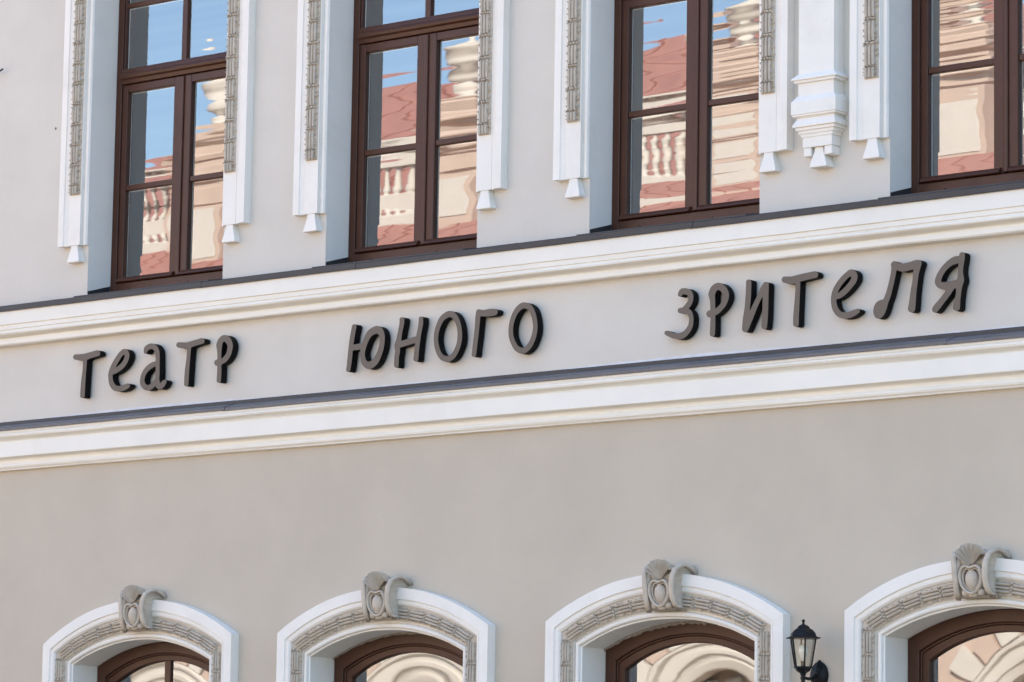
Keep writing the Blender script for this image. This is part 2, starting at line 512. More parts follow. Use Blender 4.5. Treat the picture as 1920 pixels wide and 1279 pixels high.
# ---------------------------------------------------------------- panes with slight waviness
def pane(parent, x0, x1, z0, z1, y, seed, top=None, nx=14, nz=48, amp=1.0, tilt=None):
    r = random.Random(seed)
    if tilt is None: tilt = (r.gauss(0, .0006), r.gauss(0, .0008))
    w, h = x1 - x0, z1 - z0
    waves = [(r.uniform(1.5, 3.5) * 2 * PI * s, r.uniform(0, 6.28)) for s in (.9, 2.2, 6.5)]
    def disp(u, v):
        # bowed insulating unit + roller wave along the height
        bow = (4 * u * (1 - u)) * (4 * v * (1 - v))
        q = -0.00012 * bow * amp
        for i, (k, ph) in enumerate(waves):
            q += amp * (.00013, .00006, .000011)[i] * math.sin(k * v + ph + .35 * math.sin(2.4 * u + ph))
        q += amp * .00003 * math.sin(7 * u + 3 * v + ph)
        return q + tilt[0] * (u - .5) * w + tilt[1] * (v - .5) * h
    V, F = [], []
    for j in range(nz + 1):
        for i in range(nx + 1):
            u, v = i / nx, j / nz
            x = x0 + w * u
            zt = z1 if top is None else top(x)
            z = z0 + (zt - z0) * v
            V.append((x, y + disp(u, v), z))
    for j in range(nz):
        for i in range(nx):
            a = j * (nx + 1) + i
            F.append((a, a + 1, a + nx + 2, a + nx + 1))
    nglass = len(F)
    # aluminium spacer bar inside the unit
    n0 = len(V)
    ins = .004; wd = .008; yb = y + .012
    ring1 = [(x0 + ins, yb, z0 + ins), (x1 - ins, yb, z0 + ins)]
    if top is None:
        o_ = [(x0, z0), (x1, z0), (x1, z1), (x0, z1)]
        i_ = [(x0 + wd, z0 + wd), (x1 - wd, z0 + wd), (x1 - wd, z1 - wd), (x0 + wd, z1 - wd)]
        V += [(a, yb, b) for a, b in o_] + [(a, yb, b) for a, b in i_]
        for k in range(4):
            F.append((n0 + k, n0 + (k + 1) % 4, n0 + 4 + (k + 1) % 4, n0 + 4 + k))
    me = bpy.data.meshes.new('pane')
    me.from_pydata(V, [], F)
    me.materials.append(M['glass'])
    me.materials.append(M['spacer'])
    for k, p in enumerate(me.polygons):
        p.use_smooth = k < nglass
        p.material_index = 0 if k < nglass else 1
    return link('pane', me, None, parent)

# ---------------------------------------------------------------- upper windows
FY = 0.212                         # front of the wooden frame
def upper_window(ax, idx):
    zb = 5.700
    g = G()                                            # fixed frame
    g.box(ax - HO, ax - .585, FY, FY + .11, zb, ZT)
    g.box(ax + .585, ax + HO, FY, FY + .11, zb, ZT)
    g.box(ax - .585, ax + .585, FY + .002, FY + .11, zb, 5.768)
    g.box(ax - .585, ax + .585, FY + .002, FY + .11, ZT - .06, ZT)
    # inner bead on the jambs
    g.box(ax - .585, ax - .573, FY + .012, FY + .10, 5.768, ZT - .06)
    g.box(ax + .573, ax + .585, FY + .012, FY + .10, 5.768, ZT - .06)
    fr = g.build('window', 'wood', BLD, bevel=.0035)
    fr['label'] = 'brown framed two-leaf upper window'
    # reveal lining
    g = G()
    th = .004
    g.add([(ax - HO, 0.001, ZB - .05), (ax - HO, FY + .01, ZB - .05), (ax - HO, FY + .01, ZT), (ax - HO, 0.001, ZT)], [(0, 1, 2, 3)])
    g.add([(ax + HO, 0.001, ZB - .05), (ax + HO, FY + .01, ZB - .05), (ax + HO, FY + .01, ZT), (ax + HO, 0.001, ZT)], [(3, 2, 1, 0)])
    g.add([(ax - HO, 0.001, ZT), (ax + HO, 0.001, ZT), (ax + HO, .41, ZT), (ax - HO, .41, ZT)], [(0, 1, 2, 3)])
    g.build('reveal', 'white', fr)
    # transom with its moulding
    g = G()
    pr = [(-.006, 7.150), (.006, 7.152), (.012, 7.176), (.030, 7.186), (.034, 7.200), (.028, 7.214), (.012, 7.224), (.010, 7.236), (.004, 7.256), (-.09, 7.256), (-.09, 7.150)]
    g.rings([[(x, FY - p, z) for p, z in pr] for x in (ax - .574, ax + .574)])
    g.build('transom', 'wood', fr)
    # upper light: mullion and glazing bars
    UG = FY + .030
    g = G()
    g.box(ax - .024, ax + .024, FY + .008, UG + .03, 7.256, ZT - .06)
    g.build('mullion', 'wood', fr, bevel=.003)
    for s in (-1, 1):
        g = G()
        xa, xb = sorted((ax + s * .024, ax + s * .573))
        g.box(xa, xb, FY + .014, UG + .02, 7.690, 7.722)
        g.build('glazing_bar', 'wood', fr, bevel=.003)
        pane(fr, xa, xb, 7.256, 7.690, UG, idx * 20 + 1 + s)
        pane(fr, xa, xb, 7.722, ZT - .06, UG, idx * 20 + 3 + s)
    # two opening leaves
    GY = FY + .034
    for s in (-1, 1):
        g = G()
        xo, xi = ax + s * .571, ax + s * .012
        go, gi = ax + s * .530, ax + s * .082
        z0, z1 = 5.771, 7.146
        y0 = FY + .006
        a, b = sorted((xo, go)); g.box(a, b, y0, y0 + .06, z0, z1)
        a, b = sorted((gi, xi)); g.box(a, b, y0, y0 + .06, z0, z1)
        a, b = sorted((go, gi))
        g.box(a, b, y0 + .002, y0 + .06, z0, 5.800)
        g.box(a, b, y0 + .002, y0 + .06, 7.092, z1)
        sash = g.build('sash', 'wood', fr, bevel=.004)
        g = G()
        g.box(a, b, y0 + .009, GY - .001, 6.408, 6.446)
        g.build('glazing_bar', 'wood', fr, bevel=.004)
        pane(fr, a, b, 5.800, 6.408, GY, idx * 20 + 7 + s)
        pane(fr, a, b, 6.446, 7.092, GY, idx * 20 + 11 + s)
        # weather bar at the foot of the leaf
        g = G()
        xa, xb = sorted((ax + s * .566, ax + s * .030))
        pr = [(-.004, 5.806), (.010, 5.803), (.026, 5.786), (.030, 5.775), (.024, 5.770), (-.004, 5.772)]
        g.rings([[(x, y0 - p, z) for p, z in pr] for x in (xa, xb)])
        g.build('weather_bar', 'wood', fr)
    # cover strip between the leaves
    g = G()
    g.box(ax - .010, ax + .020, FY - .006, FY + .005, 5.775, 7.142)
    g.build('cover_strip', 'wood', fr, bevel=.004)
    # sloping metal sill with side upstand
    g = G()
    g.rings([[(x, y, z) for y, z in ((-.128, 5.642), (FY - .002, 5.706), (FY - .002, 5.69), (-.128, 5.632))] for x in (ax - HO + .004, ax + HO - .004)])
    for s in (-1, 1):
        xa, xb = sorted((ax + s * (HO - .0012), ax + s * (HO - .0045)))
        g.add([(xa, .003, 5.646), (xb, .003, 5.646), (xb, FY - .003, 5.70), (xa, FY - .003, 5.70), (xa, .003, 5.693), (xb, .003, 5.693), (xb, FY - .003, 5.752), (xa, FY - .003, 5.752)],
              [(0, 3, 2, 1), (4, 5, 6, 7), (0, 1, 5, 4), (1, 2, 6, 5), (2, 3, 7, 6), (3, 0, 4, 7)])
    g.build('sill_flashing', 'metal', fr)
    for xs in (ax - .33, ax + .22):
        g = G()
        g.lathe([(.007, 0), (.007, .004), (.003, .006)], 8, (xs, .10, 5.692))
        g.build('screw', 'iron', fr)
for i, a in enumerate(AX):
    upper_window(a, i)

# ---------------------------------------------------------------- corbelled pilaster between the third and fourth upper window
PX = 6.185
def corbel():
    g = G()
    def ring(h, p, z): return [(PX - h, .002, z), (PX - h, -p, z), (PX + h, -p, z), (PX + h, .002, z)]
    prof = [(.125, .100, 9.6), (.125, .100, 6.432), (.156, .126, 6.404), (.158, .128, 6.400), (.158, .128, 6.393), (.145, .117, 6.392), (.145, .117, 6.377), (.126, .101, 6.376),
            (.125, .100, 6.300), (.133, .106, 6.298), (.156, .126, 6.268), (.158, .128, 6.264), (.158, .128, 6.190), (.152, .122, 6.188), (.152, .122, 6.178), (.132, .104, 6.177), (.132, .104, 6.1725)]
    g.rings([ring(*q) for q in prof])
    o = g.build('corbelled_pilaster', 'white', BLD, bevel=.0008)
    o['label'] = 'white pilaster ending in a stepped corbel'
    g = G()
    prof = [(.130, .102, 6.172), (.134, .106, 6.160), (.147, .118, 6.136), (.151, .122, 6.132), (.151, .122, 6.116), (.138, .110, 6.115), (.137, .109, 6.097), (.125, .099, 6.096), (.123, .098, 6.078), (.114, .092, 6.077), (.110, .090, 6.058), (.103, .085, 6.057), (.103, .085, 5.998)]
    g.rings([ring(*q) for q in prof])
    g.build('corbel', 'white', o, bevel=.0006)
    for s in (-1, 1):
        g = G()
        xa, xb = sorted((PX + s * .100, PX + s * .046))
        g.box(xa, xb, -.080, .002, 5.946, 5.9975)
        g.build('corbel_foot', 'white', o, bevel=.003)
    g = G()
    g.rings([ring(.028, .068, 5.9975), ring(.034, .069, 5.965), ring(.060, .078, 5.890), ring(.060, .078, 5.878)])
    g.build('drop', 'white', o, bevel=.0025)
corbel()

# ---------------------------------------------------------------- arched window surrounds
def arch_path(a, rise, zs, z0, n=NARC, legs=4):
    pts = [(-a, z0 + (zs - z0) * i / legs) for i in range(legs)]
    pts += arc_pts(a, rise, zs, n)
    pts += [(a, zs - (zs - z0) * (i + 1) / legs) for i in range(legs)]
    return pts
W_SUR = .24
APROF = [(0, -.008), (0, .072), (.064, .072), (.068, .062), (.078, .060), (.081, .064), (.092, .062), (.102, .052), (.106, .038), (.188, .034), (.190, .012), (.200, .012), (.202, .026), (.208, .036), (.218, .040), (.226, .036), (.230, .028), (.231, .018), (.240, .014), (.240, -.008)]
def arch_surround(ax, idx, tiltz):
    po = arch_path(A_OUT, R_OUT, ZS_OUT, LOW_SILL - .05)
    pi_ = arch_path(A_IN, R_IN, ZS_IN, LOW_SILL - .05)
    def pt(k, u, p):
        t = u / W_SUR
        x = po[k][0] * (1 - t) + pi_[k][0] * t
        z = po[k][1] * (1 - t) + pi_[k][1] * t
        return (ax + x + wob(k * .3, u * 40 + idx, .0015), -p, z + wob(k * .31 + 2, u * 30 + idx, .002) + tiltz * x * (1 - t))
    g = G()
    g.rings([[pt(k, u, p) for u, p in APROF] for k in range(len(po))])
    o = g.build('arch_surround', 'white', BLD)
    o['label'] = 'white moulded surround of a segmental arched window'
    # carved beige band
    BP = [(.109, .030), (.109, .044), (.187, .044), (.187, .030)]
    g = G()
    g.rings([[pt(k, u, p) for u, p in BP] for k in range(len(po))])
    g.build('ornament_panel', 'beige', o)
    # reeds along the path, u centre .148
    uc = .150 / W_SUR
    path = [Vector(((1 - uc) * po[k][0] + uc * pi_[k][0], 0, (1 - uc) * po[k][1] + uc * pi_[k][1])) for k in range(len(po))]
    cum = [0]
    for k in range(1, len(path)): cum.append(cum[-1] + (path[k] - path[k - 1]).length)
    def along(s):
        for k in range(1, len(path)):
            if cum[k] >= s or k == len(path) - 1:
                f = (s - cum[k - 1]) / max(1e-9, cum[k] - cum[k - 1])
                return path[k - 1].lerp(path[k], f), (path[k] - path[k - 1]).normalized()
    L1 = cum[4]                                          # left leg
    L2 = cum[4 + NARC]
    def run(s0, s1, L=.142, flip=False):
        n = max(1, round((s1 - s0) / L))
        for q in range(n):
            s = s0 + (s1 - s0) * q / n
            p, d = along(s + .5 * (s1 - s0) / n)
            ang = math.atan2(d.x, d.z)
            l = (s1 - s0) / n
            q_ = p - d * l * .5
            put_reed(o, ax + q_.x, -.044, q_.z, ang, (.80, .95, l / .142))
    mid = (L1 + L2) / 2
    run(L1 - 1.42, L1 - .004)
    run(L1 + .004, mid - .10)
    run(mid + .10, L2 - .004)
    run(L2 + .004, L2 + 1.42)
    return o

def reveal_and_frame_low(ax, idx):
    yf = .205
    WD = 'wood_low'
    path0 = arch_path(A_IN, R_IN, ZS_IN, LOW_SILL)
    def P(off, extra=0.0):
        return arch_path(A_IN - off, R_IN * (1 - off * .12), ZS_IN - off * .93, LOW_SILL + off)
    def sweep(name, o1, o2, y0, y1, m, parent, bev=0.0, rnd=0.0):
        a, b = P(o1), P(o2)
        g = G()
        r = random.Random(idx + 5)
        rs = []
        for k in range(len(a)):
            j = r.uniform(-rnd, rnd)
            rs.append([(ax + a[k][0], y0, a[k][1]), (ax + a[k][0], y1, a[k][1]), (ax + b[k][0], y1, b[k][1] + j), (ax + b[k][0], y0, b[k][1] + j)])
        # foot
        g.rings(rs, cap=True)
        return g.build(name, m, parent, bevel=bev)
    fr = sweep('window', .0015, .078, yf, yf + .10, WD, BLD, .004)
    fr['label'] = 'brown wooden arched ground floor window'
    g = G()
    g.rings([[(ax + p[0], y, p[1]) for p in path0] for y in (.001, .41)], cap=False, closed=False)
    g.build('reveal', 'white', fr)
    sweep('frame_bead', .0795, .090, yf + .014, yf + .09, WD, fr, .003)
    sweep('sash', .0905, .134, yf + .020, yf + .085, WD, fr, .005)
    # rails at the foot
    g = G()
    g.box(ax - A_IN + .0785, ax + A_IN - .0785, yf + .004, yf + .09, LOW_SILL + .002, LOW_SILL + .14)
    g.build('bottom_rail', WD, fr, bevel=.004)
    # ragged mortar between soffit and frame
    if idx in (1, 2):
        r = random.Random(idx)
        rr = (0.0, .010, .016, 0)[idx]
        pts = arc_pts(A_IN - .002, R_IN, ZS_IN - .001, 60)
        g = G()
        rs = []
        for k, (x, z) in enumerate(pts):
            h = rr * (.5 + .5 * math.sin(k / 60 * PI)) * r.uniform(.55, 1.5) + .003
            rs.append([(ax + x, yf - .014 - r.uniform(0, .006), z - .0005), (ax + x, yf + .004, z - .0005), (ax + x, yf - .004, z - h), (ax + x, yf - .012 - r.uniform(0, .004), z - h * .7)])
        g.rings(rs)
        g.build('mortar_joint', 'mortar', fr)
    yg = yf + .046
    off = .134
    aa = A_IN - off
    rise = R_IN * (1 - off * .12)
    Rr = (aa * aa + rise * rise) / (2 * rise)
    zs = ZS_IN - off * .93
    def top(x):
        dx = min(aa, abs(x - ax))
        return zs + rise - Rr + math.sqrt(Rr * Rr - dx * dx)
    if idx == 0:
        g = G()
        g.box(ax - .028, ax + .028, yf + .030, yf + .08, LOW_SILL + .14, zs + rise + .004)
        g.build('mullion', WD, fr, bevel=.004)
        pane(fr, ax - aa, ax - .028, LOW_SILL + .14, zs, yg, 300, top=top, nz=60, amp=.7)
        pane(fr, ax + .028, ax + aa, LOW_SILL + .14, zs, yg, 301, top=top, nz=60, amp=.7)
    else:
        pane(fr, ax - aa, ax + aa, LOW_SILL + .14, zs, yg, 310 + idx, top=top, nx=24, nz=60, amp=.7)
    g = G()
    g.rings([[(x, y, z) for y, z in ((-.11, LOW_SILL - .03), (yf - .002, LOW_SILL + .02), (yf - .002, LOW_SILL - .06), (-.11, LOW_SILL - .06))] for x in (ax - A_IN - .05, ax + A_IN + .05)])
    g.build('sill', 'metal', fr)

# ---------------------------------------------------------------- keystones
def keystone_mesh():
    out = {}
    # core block: bulging console, hollowed in front for the cartouche
    g = G()
    prof = [(.112, .104, .078, 3.364), (.112, .106, .100, 3.375), (.106, .106, .120, 3.40), (.100, .106, .136, 3.44), (.097, .108, .146, 3.49), (.098, .114, .150, 3.53),
            (.100, .126, .146, 3.56), (.100, .138, .136, 3.585), (.098, .148, .118, 3.606), (.094, .152, .090, 3.620), (.088, .152, .050, 3.630)]
    rs = []
    for h, hb, p, z in prof:
        rc = .034 if 3.39 < z < 3.55 else (.012 if z < 3.6 else .002)
        rs.append([(-hb, .002, z), (-h, -p, z), (-h + .020, -p - .001, z), (-h + .030, -p + rc, z), (h - .030, -p + rc, z), (h - .020, -p - .001, z), (h, -p, z), (hb, .002, z)])
    g.rings(rs)
    out['body'] = g
    # ribbons curling over the two flanks
    path = [(.158, -.004, 3.584), (.156, -.045, 3.612), (.146, -.085, 3.626), (.133, -.122, 3.622), (.120, -.150, 3.600), (.110, -.164, 3.562), (.104, -.166, 3.515), (.102, -.160, 3.465), (.104, -.148, 3.42), (.110, -.128, 3.388), (.118, -.100, 3.368)]
    for sgn in (-1, 1):
        g = G()
        rs = []
        for i, (x, y, z) in enumerate(path):
            if sgn < 0: x, y, z = x * .95, y * .93, z - .008
            a_, b_ = path[max(0, i - 1)], path[min(len(path) - 1, i + 1)]
            dy, dz = b_[1] - a_[1], b_[2] - a_[2]
            l = math.hypot(dy, dz)
            ny, nz = dz / l, -dy / l                    # normal in the y-z plane
            if ny * -1 + nz < 0: ny, nz = -ny, -nz
            w, th = .017, .010
            rs.append([(sgn * (x - w), y - ny * th, z - nz * th), (sgn * (x - w), y + ny * th * .5, z + nz * th * .5), (sgn * (x - w * .4), y + ny * th, z + nz * th), (sgn * (x + w * .4), y + ny * th, z + nz * th), (sgn * (x + w), y + ny * th * .4, z + nz * th * .4), (sgn * (x + w), y - ny * th, z - nz * th)])
        g.rings(rs)
        out['ribbon_l' if sgn < 0 else 'ribbon_r'] = g
    cz, cy = 3.468, -.146
    def ov(t, a, b):
        x = a * math.sin(t) * (1 + .10 * math.cos(t))
        z = b * math.cos(t)
        tt = (t + PI) % (2 * PI) - PI
        return x, z - .024 * math.exp(-(tt / .40) ** 2)
    def loop(a, b, rad, depth, yy, n=32):
        g = G()
        rs = []
        for i in range(n + 1):
            t = 2 * PI * (i % n) / n
            xo, zo = ov(t, a, b)
            rx, rz = math.sin(t), math.cos(t)
            rs.append([(xo - rx * rad * math.cos(ph), yy - zo * .10 - depth * math.sin(ph), cz + zo - rz * rad * math.cos(ph)) for ph in np.linspace(0, 2 * PI, 8)[:-1]])
        g.rings(rs, cap=False)
        return g
    out['ring'] = loop(.071, .082, .0085, .016, cy + .004)
    out['rim'] = loop(.055, .066, .0045, .010, cy + .010)
    g = G()
    rs = []
    for i in range(1, 12):
        t = PI * i / 12
        zz = .056 * math.cos(t)
        r = .042 * math.sin(t) * (1 + .08 * math.cos(t))
        rs.append([(r * math.sin(a), cy + .018 - zz * .10 - .034 * math.sin(t) * max(-.4, math.cos(a)), cz - .010 + zz) for a in np.linspace(0, 2 * PI, 21)[:-1]])
    g.rings(rs)
    out['egg'] = g
    # shell of seven deep flutes
    g = G()
    n = 7
    bz, by = 3.532, -.150
    for i in range(n):
        a0 = math.radians(-54 + 108 * i / n)
        a1 = math.radians(-54 + 108 * (i + 1) / n)
        am = (a0 + a1) / 2
        def q(a, r, d):
            return (math.sin(a) * r * 1.02, by - d - .5 * max(0, r - .03) ** 1.5, bz + math.cos(a) * r)
        lr = lambda a: .104 + .022 * math.cos(a * 1.4)
        rows = []
        for fr in (.12, .40, .70, .92, 1.0):
            rim = .012 if fr == 1.0 else 0
            rows.append((q(a0, lr(a0) * fr * .97, .020 * fr), q((a0 * .72 + am * .28), lr(am) * fr, .010 * fr), q(am, (lr(am) + .004 * fr) * fr, -.012 * fr), q((a1 * .72 + am * .28), lr(am) * fr, .010 * fr), q(a1, lr(a1) * fr * .97, .020 * fr)))
        k = [(p[0] * 1.02, -.125, p[2] - .004) for p in rows[-1]]
        w = [(p[0] * 1.02, -.060, p[2] - .022) for p in rows[-1]]
        rows += [tuple(k), tuple(w)]
        V = [p for r_ in rows for p in r_]
        F = []
        m_ = 5
        for j in range(len(rows) - 1):
            for c in range(m_ - 1):
                F.append((m_ * j + c, m_ * j + c + 1, m_ * (j + 1) + c + 1, m_ * (j + 1) + c))
        g.add(V, F)
    out['shell'] = g
    # curling leaf at the foot
    g = G()
    for i, (cx, w, zz) in enumerate(((-.050, .026, 3.386), (0, .036, 3.378), (.050, .026, 3.386))):
        rs = []
        for s_, z in ((.3, .030), (1, .014), (.9, -.006), (.3, -.016)):
            rs.append([(cx + w * s_ * math.cos(a), -.110 - .028 * s_ * math.sin(a), zz + z) for a in np.linspace(0, PI, 7)])
        g.rings(rs)
    out['leaf'] = g
    return out
KM = None
def keystone(ax, i):
    global KM
    if KM is None:
        KM = {}
        for k, gg in keystone_mesh().items():
            o = gg.build('tmp', 'beige', None, smooth=(k in ('egg', 'ring', 'rim', 'leaf', 'ribbon_l', 'ribbon_r')))
            KM[k] = o.data
            bpy.data.objects.remove(o)
        for k, nme in (('body', 'keystone'), ('ribbon_l', 'ribbon'), ('ribbon_r', 'ribbon'), ('ring', 'cartouche'), ('rim', 'inner_rim'), ('egg', 'egg'), ('shell', 'shell'), ('leaf', 'foot_leaf')):
            KM[k].name = nme
    o = link('keystone', KM['body'], None, BLD)
    o.location = (ax + (.040, .030, .038, .016)[i], 0, (.0, .004, -.012, -.014)[i])
    o['label'] = 'beige keystone carved with a shell above an egg'
    for k, nme in (('ribbon_l', 'ribbon'), ('ribbon_r', 'ribbon'), ('ring', 'cartouche'), ('rim', 'inner_rim'), ('egg', 'egg'), ('shell', 'shell'), ('leaf', 'foot_leaf')):
        link(nme, KM[k], None, o)

for i, a in enumerate(AXL):
    arch_surround(a, i, (.012, .0, -.008, .0)[i])
    reveal_and_frame_low(a, i)
    keystone(a, i)

# small metal hook on the upper wall
p = at(3, 133, -.05)
g = G()
g.tube([(p.x - .25, .004, p.z - .01), (p.x - .25, -.05, p.z - .005), (p.x - .02, -.05, p.z), (p.x + .012, -.05, p.z + .012)], .006, 6)
g.build('wall_hook', 'iron', BLD)
# plinth
extrude_x('plinth', [(0, 0.62), (.06, .60), (.08, .58), (.08, .0), (0, 0)], X0, X1, 'beige', BLD)

# ================================================================== SIGN
# strokes traced in the photograph: (zoom window x, y, scale), then polylines of (x, y, radius)
LET = {}
Z = 11.63
LET['t1'] = ((130, 640, Z), [[(140, 345, 60), (300, 350, 76), (450, 305, 66), (605, 262, 66)], [(345, 380, 42), (330, 600, 40), (301, 900, 48), (283, 1190, 49)]])
LET['e1'] = ((130, 640, Z), [[(905, 690, 52), (1000, 645, 55), (1130, 555, 55), (1225, 430, 52), (1258, 300, 52), (1210, 228, 62), (1130, 270, 52), (1040, 400, 54), (960, 545, 54), (905, 690, 52), (897, 800, 47), (925, 930, 55), (995, 1020, 60), (1090, 1035, 60), (1190, 1010, 60), (1272, 968, 50)]])
LET['a1'] = ((250, 630, Z), [[(262, 355, 36), (285, 275, 52), (370, 225, 60), (450, 240, 60), (510, 320, 52), (528, 420, 45), (530, 600, 42), (528, 800, 45), (522, 960, 46), (552, 1090, 62), (620, 1075, 58), (678, 1000, 46)],
      [(500, 600, 50), (400, 640, 56), (300, 720, 52), (225, 830, 48), (195, 950, 48), (205, 1050, 55), (270, 1122, 60), (350, 1125, 58), (430, 1065, 55), (490, 985, 48), (525, 920, 42)]])
LET['t2'] = ((325, 620, Z), [[(125, 313, 62), (300, 322, 68), (450, 275, 63), (618, 227, 63)], [(345, 370, 42), (325, 600, 40), (295, 900, 48), (280, 1170, 47)]])
LET['r1'] = ((325, 620, Z), [[(998, 330, 64), (1002, 450, 47), (1003, 620, 43), (1000, 900, 46), (990, 1092, 47)], [(998, 325, 64), (1030, 225, 62), (1110, 165, 70), (1190, 212, 70), (1235, 310, 60), (1232, 400, 56), (1200, 520, 54), (1120, 630, 57), (1030, 690, 55), (962, 700, 72)]])
LET['yu'] = ((640, 590, Z), [[(282, 258, 50), (250, 420, 50), (215, 640, 50), (188, 900, 50), (166, 1100, 48), (148, 1205, 45)], [(220, 725, 62), (430, 692, 66)],
      [(775, 330, 82), (680, 365, 76), (600, 435, 66), (520, 600, 56), (462, 810, 53), (468, 940, 54), (500, 1045, 64), (600, 1108, 80), (730, 1030, 70), (815, 880, 60), (872, 710, 55), (890, 560, 55), (885, 460, 60), (845, 368, 74), (775, 330, 82)]])
LET['n1'] = ((730, 580, Z), [[(275, 225, 54), (268, 330, 50), (232, 500, 48), (205, 660, 54), (168, 790, 58), (178, 900, 54), (158, 1050, 50), (152, 1225, 50)], [(200, 778, 68), (400, 715, 66), (600, 655, 70)], [(690, 205, 49), (684, 320, 50), (655, 480, 48), (625, 650, 52), (608, 800, 50), (592, 950, 51), (578, 1088, 54)]])
LET['o1'] = ((800, 570, Z), [[(500, 218, 66), (390, 268, 62), (305, 365, 56), (230, 550, 50), (201, 745, 48), (220, 930, 50), (268, 1075, 52), (345, 1172, 60), (450, 1202, 64), (555, 1150, 58), (635, 1040, 52), (700, 870, 50), (722, 700, 50), (705, 500, 50), (655, 345, 56), (585, 250, 62), (500, 218, 66)]])
LET['g1'] = ((870, 565, Z), [[(318, 225, 52), (300, 350, 54), (290, 500, 50), (265, 750, 50), (240, 950, 50), (215, 1165, 49)], [(322, 250, 64), (440, 260, 72), (560, 245, 80), (650, 237, 74), (690, 222, 48)]])
LET['o2'] = ((870, 565, Z), [[(1310, 88, 66), (1205, 140, 60), (1112, 262, 53), (1045, 440, 50), (1018, 630, 50), (1035, 800, 52), (1105, 965, 56), (1180, 1050, 62), (1275, 1080, 66), (1375, 1030, 58), (1450, 935, 54), (1525, 750, 52), (1553, 560, 50), (1535, 380, 52), (1490, 225, 56), (1420, 130, 62), (1310, 88, 66)]])
LET['z1'] = ((1240, 530, Z), [[(405, 262, 46), (455, 192, 64), (550, 195, 68), (620, 240, 62), (645, 330, 52), (620, 430, 55), (560, 520, 58), (490, 595, 62), (415, 610, 60)], [(490, 612, 66), (600, 645, 62), (648, 750, 50), (650, 850, 48), (622, 970, 54), (540, 1090, 60), (430, 1160, 68), (300, 1165, 64), (180, 1125, 58), (118, 1098, 52)]])
LET['r2'] = ((1320, 520, Z), [[(165, 370, 72), (185, 500, 58), (190, 650, 54), (193, 900, 52), (188, 1100, 56), (182, 1240, 56)], [(165, 370, 72), (215, 252, 74), (310, 196, 76), (405, 242, 74), (462, 330, 72), (478, 430, 66), (440, 555, 60), (370, 655, 60), (280, 742, 62), (190, 790, 64), (130, 800, 80)]])
LET['i1'] = ((1385, 515, Z), [[(218, 162, 58), (216, 300, 58), (206, 500, 60), (188, 700, 58), (176, 850, 68), (160, 1000, 74), (142, 1185, 70)], [(145, 1188, 66), (255, 930, 64), (350, 700, 58), (445, 500, 56), (530, 330, 66), (592, 222, 64)], [(594, 220, 62), (590, 350, 64), (585, 550, 63), (580, 750, 63), (570, 950, 64), (556, 1132, 62)]])
LET['t3'] = ((1460, 505, Z), [[(135, 228, 72), (310, 235, 84), (480, 185, 78), (785, 116, 74)], [(420, 300, 52), (415, 450, 50), (400, 700, 55), (380, 1000, 62), (376, 1195, 62)]])
LET['e2'] = ((1545, 500, Z), [[(215, 660, 62), (330, 632, 62), (450, 540, 64), (560, 420, 64), (645, 300, 66), (660, 190, 68), (600, 135, 76), (520, 172, 64), (420, 265, 62), (320, 395, 62), (245, 535, 62), (212, 690, 60), (215, 800, 60), (250, 930, 64), (340, 1040, 66), (450, 1065, 70), (560, 1050, 68), (650, 1010, 64), (730, 968, 52)]])
LET['l1'] = ((1630, 480, 9.838), [[(462, 146, 52), (448, 280, 48), (420, 430, 48), (382, 590, 48), (340, 740, 52), (290, 850, 60), (215, 930, 112), (182, 1020, 110), (168, 1080, 78)], [(455, 165, 60), (600, 213, 76), (740, 188, 73), (850, 150, 72), (905, 130, 58)], [(900, 138, 64), (862, 300, 56), (845, 450, 50), (815, 650, 55), (795, 850, 62), (778, 975, 68)]])
LET['ya'] = ((1735, 465, 9.838), [[(678, 128, 52), (670, 220, 52), (655, 350, 46), (648, 470, 48), (650, 590, 64), (625, 700, 56), (610, 850, 48), (588, 980, 56), (573, 1098, 66)], [(660, 215, 60), (570, 220, 70), (460, 272, 60), (350, 372, 54), (272, 490, 54), (235, 600, 58), (255, 675, 60), (350, 702, 70), (480, 688, 76), (600, 650, 70)], [(470, 740, 60), (400, 850, 56), (300, 980, 56), (212, 1090, 62), (178, 1138, 56)]])

